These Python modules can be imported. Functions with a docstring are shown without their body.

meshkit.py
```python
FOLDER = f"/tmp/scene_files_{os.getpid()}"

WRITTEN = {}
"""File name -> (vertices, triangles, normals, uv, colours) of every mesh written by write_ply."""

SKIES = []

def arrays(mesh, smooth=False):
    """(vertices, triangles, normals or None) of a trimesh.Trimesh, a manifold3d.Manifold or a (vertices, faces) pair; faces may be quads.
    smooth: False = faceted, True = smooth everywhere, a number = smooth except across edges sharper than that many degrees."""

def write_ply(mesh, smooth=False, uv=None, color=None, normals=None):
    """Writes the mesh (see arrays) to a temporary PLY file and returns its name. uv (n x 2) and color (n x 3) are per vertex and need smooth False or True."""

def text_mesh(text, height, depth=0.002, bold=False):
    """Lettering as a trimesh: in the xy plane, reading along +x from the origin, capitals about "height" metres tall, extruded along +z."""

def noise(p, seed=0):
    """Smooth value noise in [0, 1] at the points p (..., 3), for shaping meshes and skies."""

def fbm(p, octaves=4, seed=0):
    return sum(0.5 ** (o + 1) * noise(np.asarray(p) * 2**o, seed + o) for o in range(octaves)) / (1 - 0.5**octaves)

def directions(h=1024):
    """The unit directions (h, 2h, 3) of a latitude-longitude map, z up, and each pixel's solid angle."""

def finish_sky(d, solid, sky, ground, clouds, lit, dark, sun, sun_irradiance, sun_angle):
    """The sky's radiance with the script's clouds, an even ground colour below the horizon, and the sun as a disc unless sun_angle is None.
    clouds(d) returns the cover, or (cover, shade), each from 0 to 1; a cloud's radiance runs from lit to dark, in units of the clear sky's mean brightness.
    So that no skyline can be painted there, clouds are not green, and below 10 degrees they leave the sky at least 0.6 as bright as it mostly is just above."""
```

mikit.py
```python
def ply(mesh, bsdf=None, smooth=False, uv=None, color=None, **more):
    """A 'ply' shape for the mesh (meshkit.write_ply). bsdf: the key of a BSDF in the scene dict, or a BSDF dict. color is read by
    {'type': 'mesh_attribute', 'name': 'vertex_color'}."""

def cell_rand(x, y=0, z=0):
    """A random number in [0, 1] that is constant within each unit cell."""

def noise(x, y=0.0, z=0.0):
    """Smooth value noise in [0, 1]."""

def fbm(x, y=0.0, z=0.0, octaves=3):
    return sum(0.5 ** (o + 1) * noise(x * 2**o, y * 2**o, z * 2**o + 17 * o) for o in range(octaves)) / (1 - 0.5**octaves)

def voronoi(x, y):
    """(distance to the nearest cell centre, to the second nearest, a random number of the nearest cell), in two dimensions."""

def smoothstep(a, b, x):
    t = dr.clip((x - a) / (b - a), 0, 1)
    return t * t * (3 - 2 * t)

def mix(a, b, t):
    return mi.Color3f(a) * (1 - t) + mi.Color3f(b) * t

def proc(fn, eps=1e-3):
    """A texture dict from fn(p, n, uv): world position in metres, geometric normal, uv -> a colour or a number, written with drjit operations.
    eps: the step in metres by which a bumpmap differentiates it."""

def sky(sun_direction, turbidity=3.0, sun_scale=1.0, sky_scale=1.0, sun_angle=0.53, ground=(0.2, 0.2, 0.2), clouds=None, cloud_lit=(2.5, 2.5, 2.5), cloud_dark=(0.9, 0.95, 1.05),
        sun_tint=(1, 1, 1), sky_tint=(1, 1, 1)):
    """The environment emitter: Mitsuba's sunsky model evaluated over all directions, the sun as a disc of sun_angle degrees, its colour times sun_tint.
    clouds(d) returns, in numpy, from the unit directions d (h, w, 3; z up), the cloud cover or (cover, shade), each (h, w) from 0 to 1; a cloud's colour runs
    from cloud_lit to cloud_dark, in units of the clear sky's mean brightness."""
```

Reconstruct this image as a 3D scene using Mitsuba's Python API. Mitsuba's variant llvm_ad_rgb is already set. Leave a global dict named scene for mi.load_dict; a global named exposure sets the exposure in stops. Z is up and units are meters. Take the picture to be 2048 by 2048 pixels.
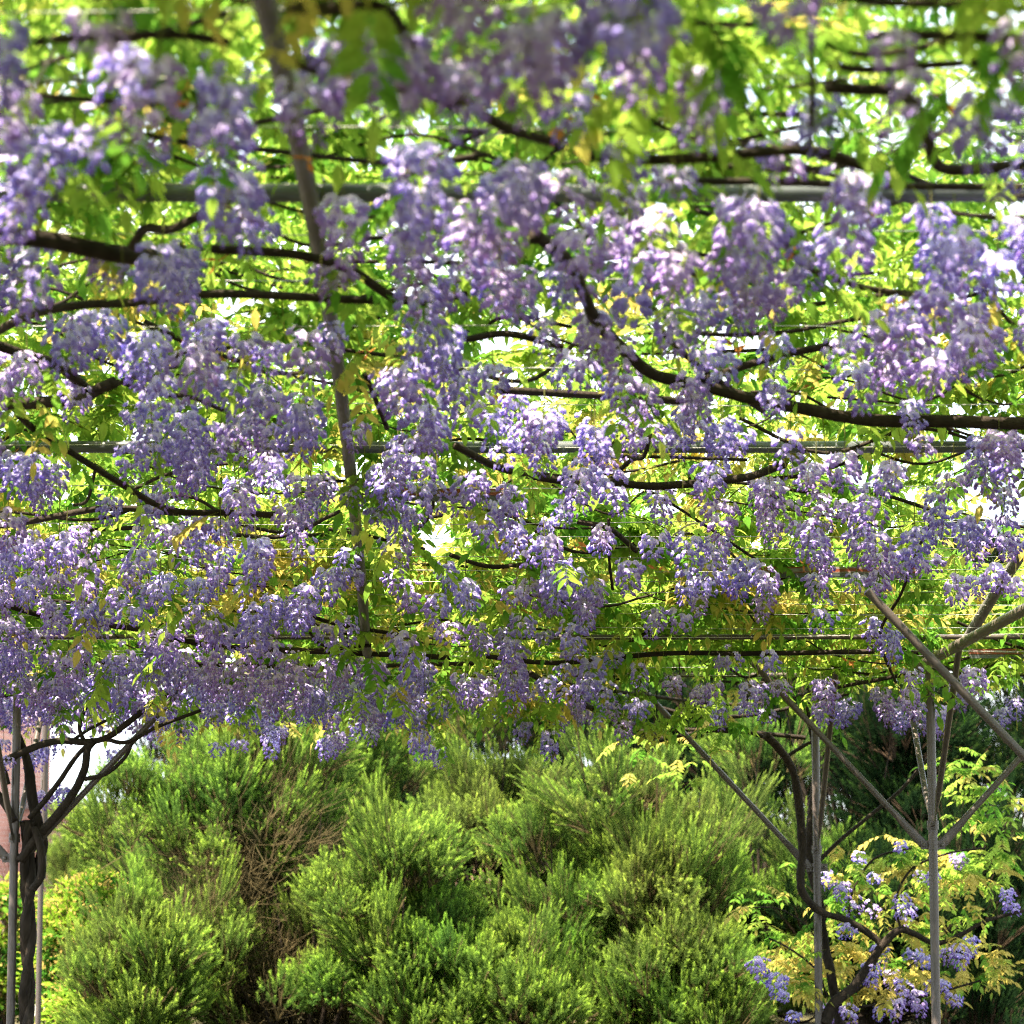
import math, random
import numpy as np, trimesh, mitsuba as mi, mikit, meshkit
import drjit as dr
from mikit import noise, fbm, smoothstep, mix, proc

# ------------------------------------------------------------------ camera, sky, exposure
F = 5400.0                                    # focal length in pixels of the 2048 px photograph
PITCH = math.atan2(626, F)
CAM = np.array([0.0, 0.0, 1.6])
FWD = np.array([0, math.cos(PITCH), math.sin(PITCH)])
UP = np.array([0, -math.sin(PITCH), math.cos(PITCH)])
scene, labels = {}, {}
T = mi.ScalarTransform4f
scene['camera'] = {'type': 'thinlens', 'fov': math.degrees(2 * math.atan(1024 / F)), 'fov_axis': 'x', 'aperture_radius': 0.0122, 'focus_distance': 12.2,
                   'near_clip': 0.1, 'far_clip': 500.0, 'to_world': T().look_at(origin=CAM.tolist(), target=(CAM + FWD).tolist(), up=[0, 0, 1])}
SUN = (-0.40, -0.26, 0.88)


def clouds(d):                                 # a bright thin veil of cloud over most of the sky
    c = meshkit.fbm(d * np.array([3.0, 3.0, 7.0]), 4, 5)
    return np.clip(0.62 + 1.1 * (c - 0.5), 0, 1), np.clip(0.5 - 1.5 * (c - 0.5), 0, 1)


scene['sky'] = mikit.sky(SUN, turbidity=3.0, ground=(0.12, 0.13, 0.06), clouds=clouds, cloud_lit=(2.3, 2.3, 2.3), cloud_dark=(1.3, 1.33, 1.38))
exposure = 4.4

rng = np.random.default_rng(7)
R = lambda a, b: float(rng.uniform(a, b))


def ray(px, py):
    d = np.array([1, 0, 0]) * (px - 1024) / F + UP * (1024 - py) / F + FWD
    return d


def at(px, py, y):
    d = ray(px, py)
    return CAM + d * (y / d[1])


def project(p):
    r = np.asarray(p, float) - CAM
    z = r @ FWD
    return 1024 + F * r[..., 0] / z, 1024 - F * (r @ UP) / z, z


def h_vault(y):                                # the canopy's underside above the ground: an arch, then a flat strip over the arcade
    y = np.asarray(y, float)
    return 1.6 + np.where(y < 13.0, 1.63 - 0.0192 * (y - 6.7) ** 2, 0.868 - 0.02 * (y - 13.0))


def onvault(px, py, dh=0.0):
    d = ray(px, py)
    lo, hi = 4.0, 16.4
    f = lambda y: CAM[2] + d[2] / d[1] * y - (float(h_vault(y)) + dh)
    if f(hi) < 0:
        return CAM + d * (hi / d[1])
    ys = np.linspace(lo, hi, 250)
    for a, b in zip(ys[:-1], ys[1:]):
        if f(b) >= 0:
            return CAM + d * ((a + b) / 2 / d[1])
    return CAM + d * (hi / d[1])


# ------------------------------------------------------------------ materials
def C(*v):
    return mi.Color3f(*v)


def leaf_color(p, n, uv):
    a = noise(p.x * 7, p.y * 7, p.z * 7)
    patch = fbm(p.x * 2.6 + 3.1, p.y * 2.2, p.z * 2.6, 2)
    fine = noise(p.x * 40, p.y * 40, p.z * 40)
    green = mix((0.10, 0.26, 0.03), (0.34, 0.49, 0.075), smoothstep(0.2, 0.75, a))
    gold = mix((0.62, 0.50, 0.12), (0.54, 0.38, 0.12), fine)
    low = smoothstep(15.4, 15.9, p.y) * (1 - smoothstep(2.1, 2.3, p.z))       # the young bronze shoots of the low branches
    c = mix(green, gold, smoothstep(0.56, 0.72, patch - 0.09 * (1 - smoothstep(6.5, 9.5, p.y)) + 0.3 * (a - 0.5) + 0.09 * low) * 0.8)
    c = c * (0.8 + 0.35 * fine)
    return dr.select(uv.y > 0.5, mix((0.12, 0.15, 0.03), (0.2, 0.22, 0.05), a), c)


def petal_color(p, n, uv):
    a = smoothstep(0.25, 0.75, noise(p.x * 4.3, p.y * 4.3, p.z * 2.3))
    f = noise(p.x * 70, p.y * 70, p.z * 70)
    t = dr.clip(uv.x + 0.22 * (f - 0.5), 0, 1)
    pale = mix((0.63, 0.59, 0.92), (0.69, 0.61, 0.88), a)
    mid = mix((0.40, 0.35, 0.79), (0.47, 0.35, 0.73), a)
    dark = mix((0.19, 0.10, 0.46), (0.25, 0.10, 0.41), a)
    c = mix(mix(pale, mid, smoothstep(0.0, 0.5, t)), dark, smoothstep(0.5, 1.0, t))
    return dr.select(uv.y > 0.5, mix((0.16, 0.2, 0.06), (0.24, 0.22, 0.1), f), c)


def bark_color(p, n, uv):
    a = fbm(p.x * 40, p.y * 40, p.z * 14, 3)
    m = noise(p.x * 5, p.y * 5, p.z * 5)
    return mix((0.007, 0.0055, 0.004), (0.04, 0.031, 0.023), a * (0.6 + 0.6 * m))


def bark_bump(p, n, uv):
    return fbm(p.x * 90, p.y * 60, p.z * 50, 3) * 0.006


def metal_color(p, n, uv):
    a = fbm(p.x * 6, p.y * 6, p.z * 6, 3)
    s = fbm(p.x * 60, p.y * 9, p.z * 60, 2)
    return mix((0.058, 0.047, 0.042), (0.076, 0.063, 0.058), a) * (0.92 + 0.16 * s)


def galv_color(p, n, uv):
    a = fbm(p.x * 3, p.y * 8, p.z * 8, 3)
    s = fbm(p.x * 25, p.y * 30, p.z * 40, 2)
    return mix((0.05, 0.062, 0.068), (0.10, 0.116, 0.122), a) * (0.8 + 0.4 * s)


def weather_color(p, n, uv):
    s = fbm(p.x * 70, p.y * 4, p.z * 50, 3)
    l = noise(p.x * 9, p.y * 5, p.z * 9)
    return mix((0.05, 0.048, 0.046), (0.15, 0.145, 0.143), s * 0.7 + l * 0.3)


def rust_color(p, n, uv):
    a = fbm(p.x * 9, p.y * 30, p.z * 60, 3)
    return mix((0.20, 0.045, 0.02), (0.19, 0.17, 0.16), smoothstep(0.42, 0.58, a))


def needle_color(p, n, uv):
    a = noise(p.x * 2.2, p.y * 2.2, p.z * 2.2)
    f = noise(p.x * 30, p.y * 30, p.z * 30)
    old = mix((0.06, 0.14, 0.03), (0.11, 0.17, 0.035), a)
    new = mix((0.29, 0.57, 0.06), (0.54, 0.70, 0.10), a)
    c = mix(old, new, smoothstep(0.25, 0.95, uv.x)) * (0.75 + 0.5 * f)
    w = fbm(p.x * 1.1 + 9, p.y * 1.1, p.z * 1.1, 2)
    c = mix(c, mix((0.14, 0.13, 0.05), (0.34, 0.33, 0.10), smoothstep(0.3, 1.0, uv.x)), smoothstep(0.58, 0.74, w) * 0.3)
    return dr.select(uv.y > 0.5, mix((0.09, 0.075, 0.038), (0.20, 0.165, 0.085), f), c)


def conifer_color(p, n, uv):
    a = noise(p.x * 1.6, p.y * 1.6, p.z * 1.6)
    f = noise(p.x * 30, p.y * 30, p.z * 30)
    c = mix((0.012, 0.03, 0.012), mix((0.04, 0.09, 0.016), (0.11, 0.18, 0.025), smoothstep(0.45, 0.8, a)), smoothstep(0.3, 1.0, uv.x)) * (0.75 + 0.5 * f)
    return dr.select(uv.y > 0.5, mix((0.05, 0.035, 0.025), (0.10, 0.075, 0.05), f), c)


def broad_color(p, n, uv):
    a = noise(p.x * 5, p.y * 5, p.z * 5)
    f = noise(p.x * 33, p.y * 33, p.z * 33)
    c = mix((0.05, 0.16, 0.02), (0.22, 0.36, 0.03), smoothstep(0.3, 0.7, a))
    c = mix(c, (0.45, 0.34, 0.10), smoothstep(0.75, 0.95, uv.x + 0.35 * f - 0.1))
    return dr.select(uv.y > 0.5, mi.Color3f(0.12, 0.08, 0.05), c)


def brick_color(p, n, uv):
    row = dr.floor(p.z / 0.086)
    x = p.x / 0.24 + 0.5 * (row - 2 * dr.floor(row / 2))
    fx, fz = x - dr.floor(x), p.z / 0.086 - row
    mortar = (fx < 0.05) | (fz < 0.13)
    c = mix((0.30, 0.13, 0.095), (0.40, 0.20, 0.15), mikit.cell_rand(x, row))
    return dr.select(mortar, mi.Color3f(0.36, 0.33, 0.29), c)


def ground_color(p, n, uv):
    a = fbm(p.x * 2, p.y * 2, 0, 4)
    b = noise(p.x * 30, p.y * 30, 0)
    return mix((0.02, 0.028, 0.01), (0.075, 0.06, 0.035), a * 0.7 + b * 0.3)


def path_color(p, n, uv):
    a = fbm(p.x * 3, p.y * 3, 0, 4)
    return mix((0.10, 0.098, 0.088), (0.20, 0.19, 0.17), a)


def thin(fn, dt, rough=0.5, **k):
    return {'type': 'principledthin', 'base_color': proc(fn), 'roughness': rough, 'diff_trans': dt, 'spec_trans': 0.0, 'eta': 1.35, **k}


def solid(fn, rough=0.6, metallic=0.0, spec=0.5):
    return {'type': 'twosided', 'b': {'type': 'principled', 'base_color': proc(fn), 'roughness': rough, 'metallic': metallic, 'specular': spec}}


scene['leaf_mat'] = thin(leaf_color, 1.15, 0.42)
scene['petal_mat'] = thin(petal_color, 1.0, 0.6)
scene['bark_mat'] = {'type': 'twosided', 'b': {'type': 'bumpmap', 'arbitrary': proc(bark_bump, 2e-3), 'scale': 1.0,
                     'inner': {'type': 'principled', 'base_color': proc(bark_color), 'roughness': 0.8, 'specular': 0.15}}}
scene['metal_mat'] = solid(metal_color, 0.38)
scene['galv_mat'] = solid(galv_color, 0.35)
scene['weather_mat'] = solid(weather_color, 0.6)
scene['rust_mat'] = solid(rust_color, 0.6)
scene['needle_mat'] = thin(needle_color, 1.15, 0.6)
scene['conifer_mat'] = thin(conifer_color, 0.7, 0.5)
scene['broad_mat'] = thin(broad_color, 0.9, 0.3)
scene['brick_mat'] = solid(brick_color, 0.85)
scene['ground_mat'] = solid(ground_color, 0.95, spec=0.1)
scene['path_mat'] = solid(path_color, 0.9, spec=0.2)
scene['coping_mat'] = {'type': 'twosided', 'b': {'type': 'principled', 'base_color': {'type': 'rgb', 'value': [0.2, 0.17, 0.16]}, 'roughness': 0.8}}
scene['wire_mat'] = {'type': 'twosided', 'b': {'type': 'principled', 'base_color': {'type': 'rgb', 'value': [0.5, 0.5, 0.48]}, 'roughness': 0.4, 'metallic': 0.6}}
scene['white_mat'] = {'type': 'principledthin', 'base_color': {'type': 'rgb', 'value': [0.8, 0.8, 0.76]}, 'roughness': 0.5, 'diff_trans': 0.6}


# ------------------------------------------------------------------ mesh helpers
class MB:
    def __init__(self):
        self.v, self.f, self.u, self.n = [], [], [], 0

    def add(self, v, f, uv):
        v = np.asarray(v, float)
        self.v.append(v)
        self.f.append(np.asarray(f, int) + self.n)
        self.u.append(np.broadcast_to(np.asarray(uv, float), (len(v), 2)))
        self.n += len(v)

    def tube(self, P, r, sides=8, uv=(0.5, 0.75), cap=True):
        P = np.asarray(P, float)
        r = np.broadcast_to(np.asarray(r, float), (len(P),))
        t = np.gradient(P, axis=0)
        t /= np.linalg.norm(t, axis=1, keepdims=True) + 1e-12
        a = np.zeros_like(P)
        ref = np.array([0, 0, 1.0]) if abs(t[0, 2]) < 0.9 else np.array([1.0, 0, 0])
        for i in range(len(P)):
            ref = ref - t[i] * (ref @ t[i])
            ref /= np.linalg.norm(ref) + 1e-12
            a[i] = ref
        b = np.cross(t, a)
        ang = np.arange(sides) * 2 * np.pi / sides
        v = P[:, None] + r[:, None, None] * (np.cos(ang)[None, :, None] * a[:, None] + np.sin(ang)[None, :, None] * b[:, None])
        i, j = np.meshgrid(np.arange(len(P) - 1), np.arange(sides), indexing='ij')
        k = (j + 1) % sides
        q = np.stack([i * sides + j, i * sides + k, (i + 1) * sides + k, (i + 1) * sides + j], -1).reshape(-1, 4)
        f = np.vstack([q[:, [0, 1, 2]], q[:, [0, 2, 3]]])
        v = v.reshape(-1, 3)
        if cap:
            n = len(v)
            v = np.vstack([v, P[:1], P[-1:]])
            j = np.arange(sides)
            k = (j + 1) % sides
            e = (len(P) - 1) * sides
            f = np.vstack([f, np.stack([k, j, j * 0 + n], 1), np.stack([e + j, e + k, j * 0 + n + 1], 1)])
        self.add(v, f, uv)

    def mesh(self):
        return np.vstack(self.v), np.vstack(self.f), np.vstack(self.u)

    def ply(self, mat, smooth=True):
        v, f, u = self.mesh()
        return mikit.ply((v, f), mat, smooth=smooth, uv=u)


COUNT = {}


def key(parent, name):
    k = f'{parent}__{name}' if parent else name
    n = COUNT.get(k, 0)
    COUNT[k] = n + 1
    return k if n == 0 else f'{k}_{n:03d}'


def put(parent, name, shape):
    k = key(parent, name)
    scene[k] = shape
    return k


def thing(name, label, cat, group=None, kind=None):
    k = key(None, name)
    labels[k] = {'label': label, 'category': cat}
    if group:
        labels[k]['group'] = group
    if kind:
        labels[k]['kind'] = kind
    return k


def frame(pos, rot, s=1.0):
    m = np.eye(4)
    m[:3, :3] = rot * s
    m[:3, 3] = pos
    return T(m)


def rz(a):
    c, s = math.cos(a), math.sin(a)
    return np.array([[c, -s, 0], [s, c, 0], [0, 0, 1.0]])


def rx(a):
    c, s = math.cos(a), math.sin(a)
    return np.array([[1.0, 0, 0], [0, c, -s], [0, s, c]])


def spline(P, n=10):
    P = np.asarray(P, float)
    if len(P) == 2:
        t = np.linspace(0, 1, n)[:, None]
        return P[0] * (1 - t) + P[1] * t
    Q = np.vstack([2 * P[0] - P[1], P, 2 * P[-1] - P[-2]])
    out = []
    for i in range(1, len(Q) - 2):
        t = np.linspace(0, 1, n, endpoint=False)[:, None]
        p0, p1, p2, p3 = Q[i - 1:i + 3]
        out.append(0.5 * (2 * p1 + (p2 - p0) * t + (2 * p0 - 5 * p1 + 4 * p2 - p3) * t ** 2 + (3 * p1 - p0 - 3 * p2 + p3) * t ** 3))
    return np.vstack(out + [P[-1:]])


def group(name, shapes):
    scene[name] = {'type': 'shapegroup', **shapes}


def inst(g, m):
    return {'type': 'instance', 'to_world': m, 'g': {'type': 'ref', 'id': g}}


# ------------------------------------------------------------------ setting: ground, path
g = 90
ys = np.concatenate([np.linspace(-30, 60, 91), [90, 140, 220]])
xs = np.concatenate([[-150, -80], np.linspace(-30, 30, 61), [80, 150]])
X, Y = np.meshgrid(xs, ys)
Z = 0.05 * (meshkit.noise(np.stack([X * .5, Y * .5, X * 0], -1)) - 0.5)
idx = np.arange(X.size).reshape(X.shape)
quads = np.stack([idx[:-1, :-1], idx[:-1, 1:], idx[1:, 1:], idx[1:, :-1]], -1).reshape(-1, 4)
scene['ground'] = mikit.ply((np.stack([X, Y, Z], -1).reshape(-1, 3), quads), 'ground_mat', smooth=True)
labels['ground'] = {'label': 'brown mulched ground under the shrubs and the pergola', 'category': 'ground', 'kind': 'structure'}
pp = MB()
px_, py_ = [], np.linspace(2, 42, 41)
left = np.stack([-5.9 - 0.05 * (py_ - 20) + 0.1 * np.sin(py_ * .6), py_, py_ * 0 + 0.05], 1)
right = left + [1.75, 0, 0]
pp.add(np.vstack([left, right]), [[i, i + 41, i + 42] for i in range(40)] + [[i, i + 42, i + 1] for i in range(40)], (0, 0))
scene['path'] = pp.ply('path_mat')
labels['path'] = {'label': 'grey paved path at the bottom left beyond the pergola post', 'category': 'path', 'kind': 'structure'}


# ------------------------------------------------------------------ brick building and wall at the far left
def box(mb, lo, hi, uv=(0, 0)):
    m = trimesh.creation.box(bounds=[lo, hi])
    m.unmerge_vertices()
    mb.add(m.vertices, m.faces, uv)


bb = thing('brick_building', 'red brick building at the far left behind the thin grey pole', 'building')
b = MB(); xr = at(102, 1500, 50)[0]
box(b, (xr - 12, 42, -0.2), (xr, 50, 6.2)); put(bb, 'wall', b.ply('brick_mat', False))
b = MB(); box(b, (xr - 12.2, 41.8, 6.203), (xr + 0.25, 50.2, 6.45)); put(bb, 'roof_edge', b.ply('coping_mat', False))
for i in range(4):
    b = MB(); x0 = xr - 2.2 - 2.6 * i
    box(b, (x0 - 0.6, 41.95, 3.3), (x0 + 0.6, 42.1, 4.9)); put(bb, 'window', b.ply('coping_mat', False))
bw = thing('brick_wall', 'low red brick wall with grey coping at the far left below the white sky', 'wall')
b = MB(); z1 = at(220, 1618, 46)[2]
box(b, (xr + 0.01, 46, -0.2), (xr + 9, 46.3, z1)); put(bw, 'brickwork', b.ply('brick_mat', False))
b = MB(); box(b, (xr + 0.01, 45.92, z1 + 0.003), (xr + 9.1, 46.38, z1 + 0.13)); put(bw, 'coping', b.ply('coping_mat', False))

# ------------------------------------------------------------------ steel pergola
pg = thing('pergola', 'grey steel pipe pergola with an arched roof of pipes and wires under the wisteria', 'pergola')


def pipe(P, r, mat='metal_mat', name='pipe', parent=pg, sides=20):
    m = MB(); m.tube(P, r, sides)
    return put(parent, name, m.ply(mat, 40))


def pipe_u(P, r, mat='metal_mat', name='pipe', parent=pg, sides=20):
    m = MB(); m.tube(P, r, sides, (0.5, 0.75))
    v, f, u = m.mesh()
    return put(parent, name, mikit.ply((v, f), mat, smooth=35))


def brace(a, b_, r, parent):
    """a round strut flattened where it is bolted to the clamp at a"""
    a, b_ = np.asarray(a, float), np.asarray(b_, float)
    t = (b_ - a) / np.linalg.norm(b_ - a); L = np.linalg.norm(b_ - a)
    side = np.cross(t, [0, 0, 1.0]); side /= np.linalg.norm(side)        # horizontal, across the strut's plane
    inpl = np.cross(side, t)
    st = [(0, 1.25, .22), (.03, 1.5, .22), (.11, 1.45, .25), (.2, 1.1, .75), (.26, 1, 1)] + [(x, 1, 1) for x in np.linspace(.3, L, 8)]
    S = 20; ang = np.arange(S) * 2 * np.pi / S
    v = np.array([a + t * d + r * (w * math.cos(q) * inpl + th * math.sin(q) * side) for d, w, th in st for q in ang])
    f = []
    for i in range(len(st) - 1):
        for j in range(S):
            k = (j + 1) % S
            f += [[i * S + j, i * S + k, (i + 1) * S + k], [i * S + j, (i + 1) * S + k, (i + 1) * S + j]]
    n = len(v); v = np.vstack([v, a[None], b_[None]]); e = (len(st) - 1) * S
    for j in range(S):
        k = (j + 1) % S
        f += [[k, j, n], [e + j, e + k, n + 1]]
    return put(parent, 'brace', mikit.ply((v, np.array(f)), 'metal_mat', smooth=40))


def bolt(parent, p, axis, r=0.011):
    m = MB(); axis = np.asarray(axis, float)
    m.tube([p - axis * 0.012, p + axis * 0.009, p + axis * 0.014], [r, r, r * .6], 10)
    v, f, u = m.mesh()
    put(parent, 'bolt', mikit.ply((v, f), 'metal_mat', smooth=35))


def post(px, py, y, r, top, br=0.0165, lean=0.0, arms=('l', 'r', 'n', 'f')):
    c = at(px, py, y)
    m = MB(); m.tube([[c[0], y, -0.1], [c[0], y, c[2] - 0.02], [c[0], y, top]], r, 24)
    v, f, u = m.mesh()
    p = put(pg, 'post', mikit.ply((v, f), 'metal_mat', smooth=40))
    for dz, ax in ((0, 'x'), (0.105, 'y')):
        m = MB(); z = c[2] + dz
        m.tube([[c[0], y, z - 0.024], [c[0], y, z - 0.0235], [c[0], y, z + 0.0235], [c[0], y, z + 0.024]], [r + .002, r + 0.007, r + .007, r + .002], 24)
        d = np.array([1, 0, 0]) if ax == 'x' else np.array([0, 1, 0])
        o = np.array([0, 1, 0]) if ax == 'x' else np.array([1, 0, 0])
        for s in (-1, 1):
            q = np.array([c[0], y, z]) + d * s * (r + 0.018)
            e = np.abs(d) * 0.021 + np.abs(o) * 0.005 + np.array([0, 0, 0.0225])
            bx = trimesh.creation.box(bounds=[q - e, q + e]); bx.unmerge_vertices(); m.add(bx.vertices, bx.faces, (0, 0))
        v, f, u = m.mesh()
        cl = put(p, 'clamp', mikit.ply((v, f), 'metal_mat', smooth=35))
        for s in (-1, 1):
            bolt(p, np.array([c[0], y, z]) + d * s * (r + 0.024) - o * 0.005, -o)
    L = top - 0.05 - c[2]
    for k in arms:
        d = {'l': [-1, 0], 'r': [1, 0], 'n': [0, -1], 'f': [0, 1]}[k]
        z = c[2] + (0 if k in 'lr' else 0.105)
        o = -0.010 if k in 'lr' else 0
        st = np.array([c[0] + d[0] * (r + 0.022), y + d[1] * (r + 0.022) - o, z])
        s = 0.92 * L
        brace(st - np.array([d[0], d[1], 1.0]) * 0.012, st + np.array([d[0] * s, d[1] * s, top - 0.06 - z]), br, p)
    return c


c_right = post(1866, 1690, 14.4, 0.024, 2.55)
c_back = post(1634, 1735, 16.0, 0.0235, 2.5, arms=('l', 'n'))
c_left = post(28, 1716, 14.4, 0.0225, 2.55)
post(2262, 1712, 10.3, 0.024, 2.55)          # beyond the right edge of the frame; its left brace reaches in
# thin pole behind the left post, in two telescoped lengths
q = at(82, 1745, 17.5)
tp = pipe_u([[q[0], 17.5, -0.1], [q[0], 17.5, q[2]]], 0.018, name='thin_pole')
pipe_u([[q[0] + .01, 17.5, q[2] - 0.01], [q[0] + .01, 17.5, 2.7]], 0.024, name='thin_pole')
pipe_u([[q[0] + .005, 17.5, q[2] - 0.04], [q[0] + .005, 17.5, q[2] + 0.03]], 0.028, name='pole_collar')

# arched pipes across the roof
def arch(x0, x1, r, mat, y1=13.2, dz=0.03):
    yy = np.linspace(1.2, y1, 60)
    xx = np.interp(yy, [4.5, 13.0], [x0, x1])
    return pipe_u(np.stack([xx, yy, h_vault(yy) + dz], 1), r, mat, 'arched_pipe')


arch(-0.45, -0.70, 0.0235, 'weather_mat', dz=-.04)
arch(-3.1, -3.35, 0.026, 'weather_mat')
arch(2.35, 2.2, 0.026, 'weather_mat')
# straight pipes along the arch
for y, r, mat in ((2.2, .025, 'galv_mat'), (4.2, .02, 'galv_mat'), (6.85, .0245, 'galv_mat'), (10.2, .023, 'galv_mat'), (13.05, .013, 'metal_mat'), (15.5, .013, 'metal_mat')):
    z = float(h_vault(y)) + (0.0 if y == 6.85 else 0.04)
    pipe_u([[-4.6, y, z], [0, y, z - 0.004], [4.6, y, z]], r, mat, 'straight_pipe')
# the short pipe over the right post and a rusty batten
a, b_ = at(1840, 1332, 13.5), at(2075, 1205, 11.5)
pipe_u([a, a * .6 + b_ * .4, b_], 0.026, 'metal_mat', 'joint_pipe')
for s in (.36, .12):
    p0 = a * (1 - s) + b_ * s
    d = (b_ - a) / np.linalg.norm(b_ - a)
    pipe_u([p0 - d * .05, p0 + d * .05], 0.0285, 'metal_mat', 'pipe_sleeve')
for (xa, xb, py, y) in ((1480, 1830, 1141, 11.9), (1938, 2200, 1304, 13.9), (750, 1010, 986, 10.4)):
    p0, p1 = at(xa, py, y), at(xb, py - 3, y)
    m = MB(); box(m, (p0[0], y - .03, p0[2] - .012), (p1[0], y + .03, p0[2] + .014)); put(pg, 'rusty_batten', m.ply('rust_mat', False))
    m = MB(); box(m, (p0[0], y - .03, p0[2] - .034), (p1[0], y - .018, p0[2] - .0155)); put(pg, 'steel_channel', m.ply('galv_mat', False))
# wires
for i, y in enumerate(list(np.arange(4.6, 11.4, 0.55)) + list(np.arange(11.4, 13.1, 0.17)) + [13.5, 13.9, 14.8, 15.2]):
    n = 14
    xx = np.linspace(-4.6, 4.6, n)
    z = float(h_vault(y)) + 0.01 + R(-.01, .012)
    m = MB(); m.tube(np.stack([xx, y + xx * 0 + R(-.02, .02), z + 0.006 * np.sin(xx * 2 + i) + 0.01 * xx / 4 * R(-1, 1.6)], 1), 0.0018, 4)
    v, f, u = m.mesh()
    put(pg, 'wire', mikit.ply((v, f), 'wire_mat', smooth=True))

# ------------------------------------------------------------------ wisteria vines
VINES = [thing('wisteria_vine', 'wisteria with a looping forked trunk on the right-hand back post and golden low leaves', 'wisteria'),
         thing('wisteria_vine', 'wisteria with a dark twisted trunk spiralling up the left post under dense purple flowers', 'wisteria'),
         thing('wisteria_vine', 'nearest wisteria overhead at upper left, blurred purple clusters hanging over a grey crossing pipe', 'wisteria'),
         thing('wisteria_vine', 'nearest wisteria overhead at upper right, with a thick dark stem sagging across big green leaves', 'wisteria')]


def vine_of(p):
    if p[1] < 8.4:
        return 2 if p[0] < -0.02 else 3
    return 1 if p[0] < 0.3 else 0


# --- unit: leaflet and compound leaf
def leaflet(mb, o, d, n, L, W, droop, u0=0.0):
    d = d / np.linalg.norm(d); n = n - d * (n @ d); n /= np.linalg.norm(n) + 1e-9; s = np.cross(n, d)
    st = ((0.0, 0.0), (0.3, 0.95), (0.62, 0.82), (0.86, 0.32), (1.0, 0.0))
    V, U = [], []
    for t, w in st:
        c = o + d * L * t - n * droop * L * t * t
        if w == 0:
            V.append(c); U.append(t)
        else:
            for k in (-1, 0, 1):
                V.append(c + s * k * w * W * .5 + n * abs(k) * W * 0.10); U.append(t)
    f = [[0, 1, 2], [0, 2, 3], [1, 4, 5], [1, 5, 2], [2, 5, 6], [2, 6, 3], [4, 7, 8], [4, 8, 5], [5, 8, 9], [5, 9, 6], [7, 10, 8], [8, 10, 9]]
    mb.add(V, f, np.stack([np.clip(np.array(U) + u0, 0, 1), np.full(len(U), 0.25)], 1))


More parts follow.
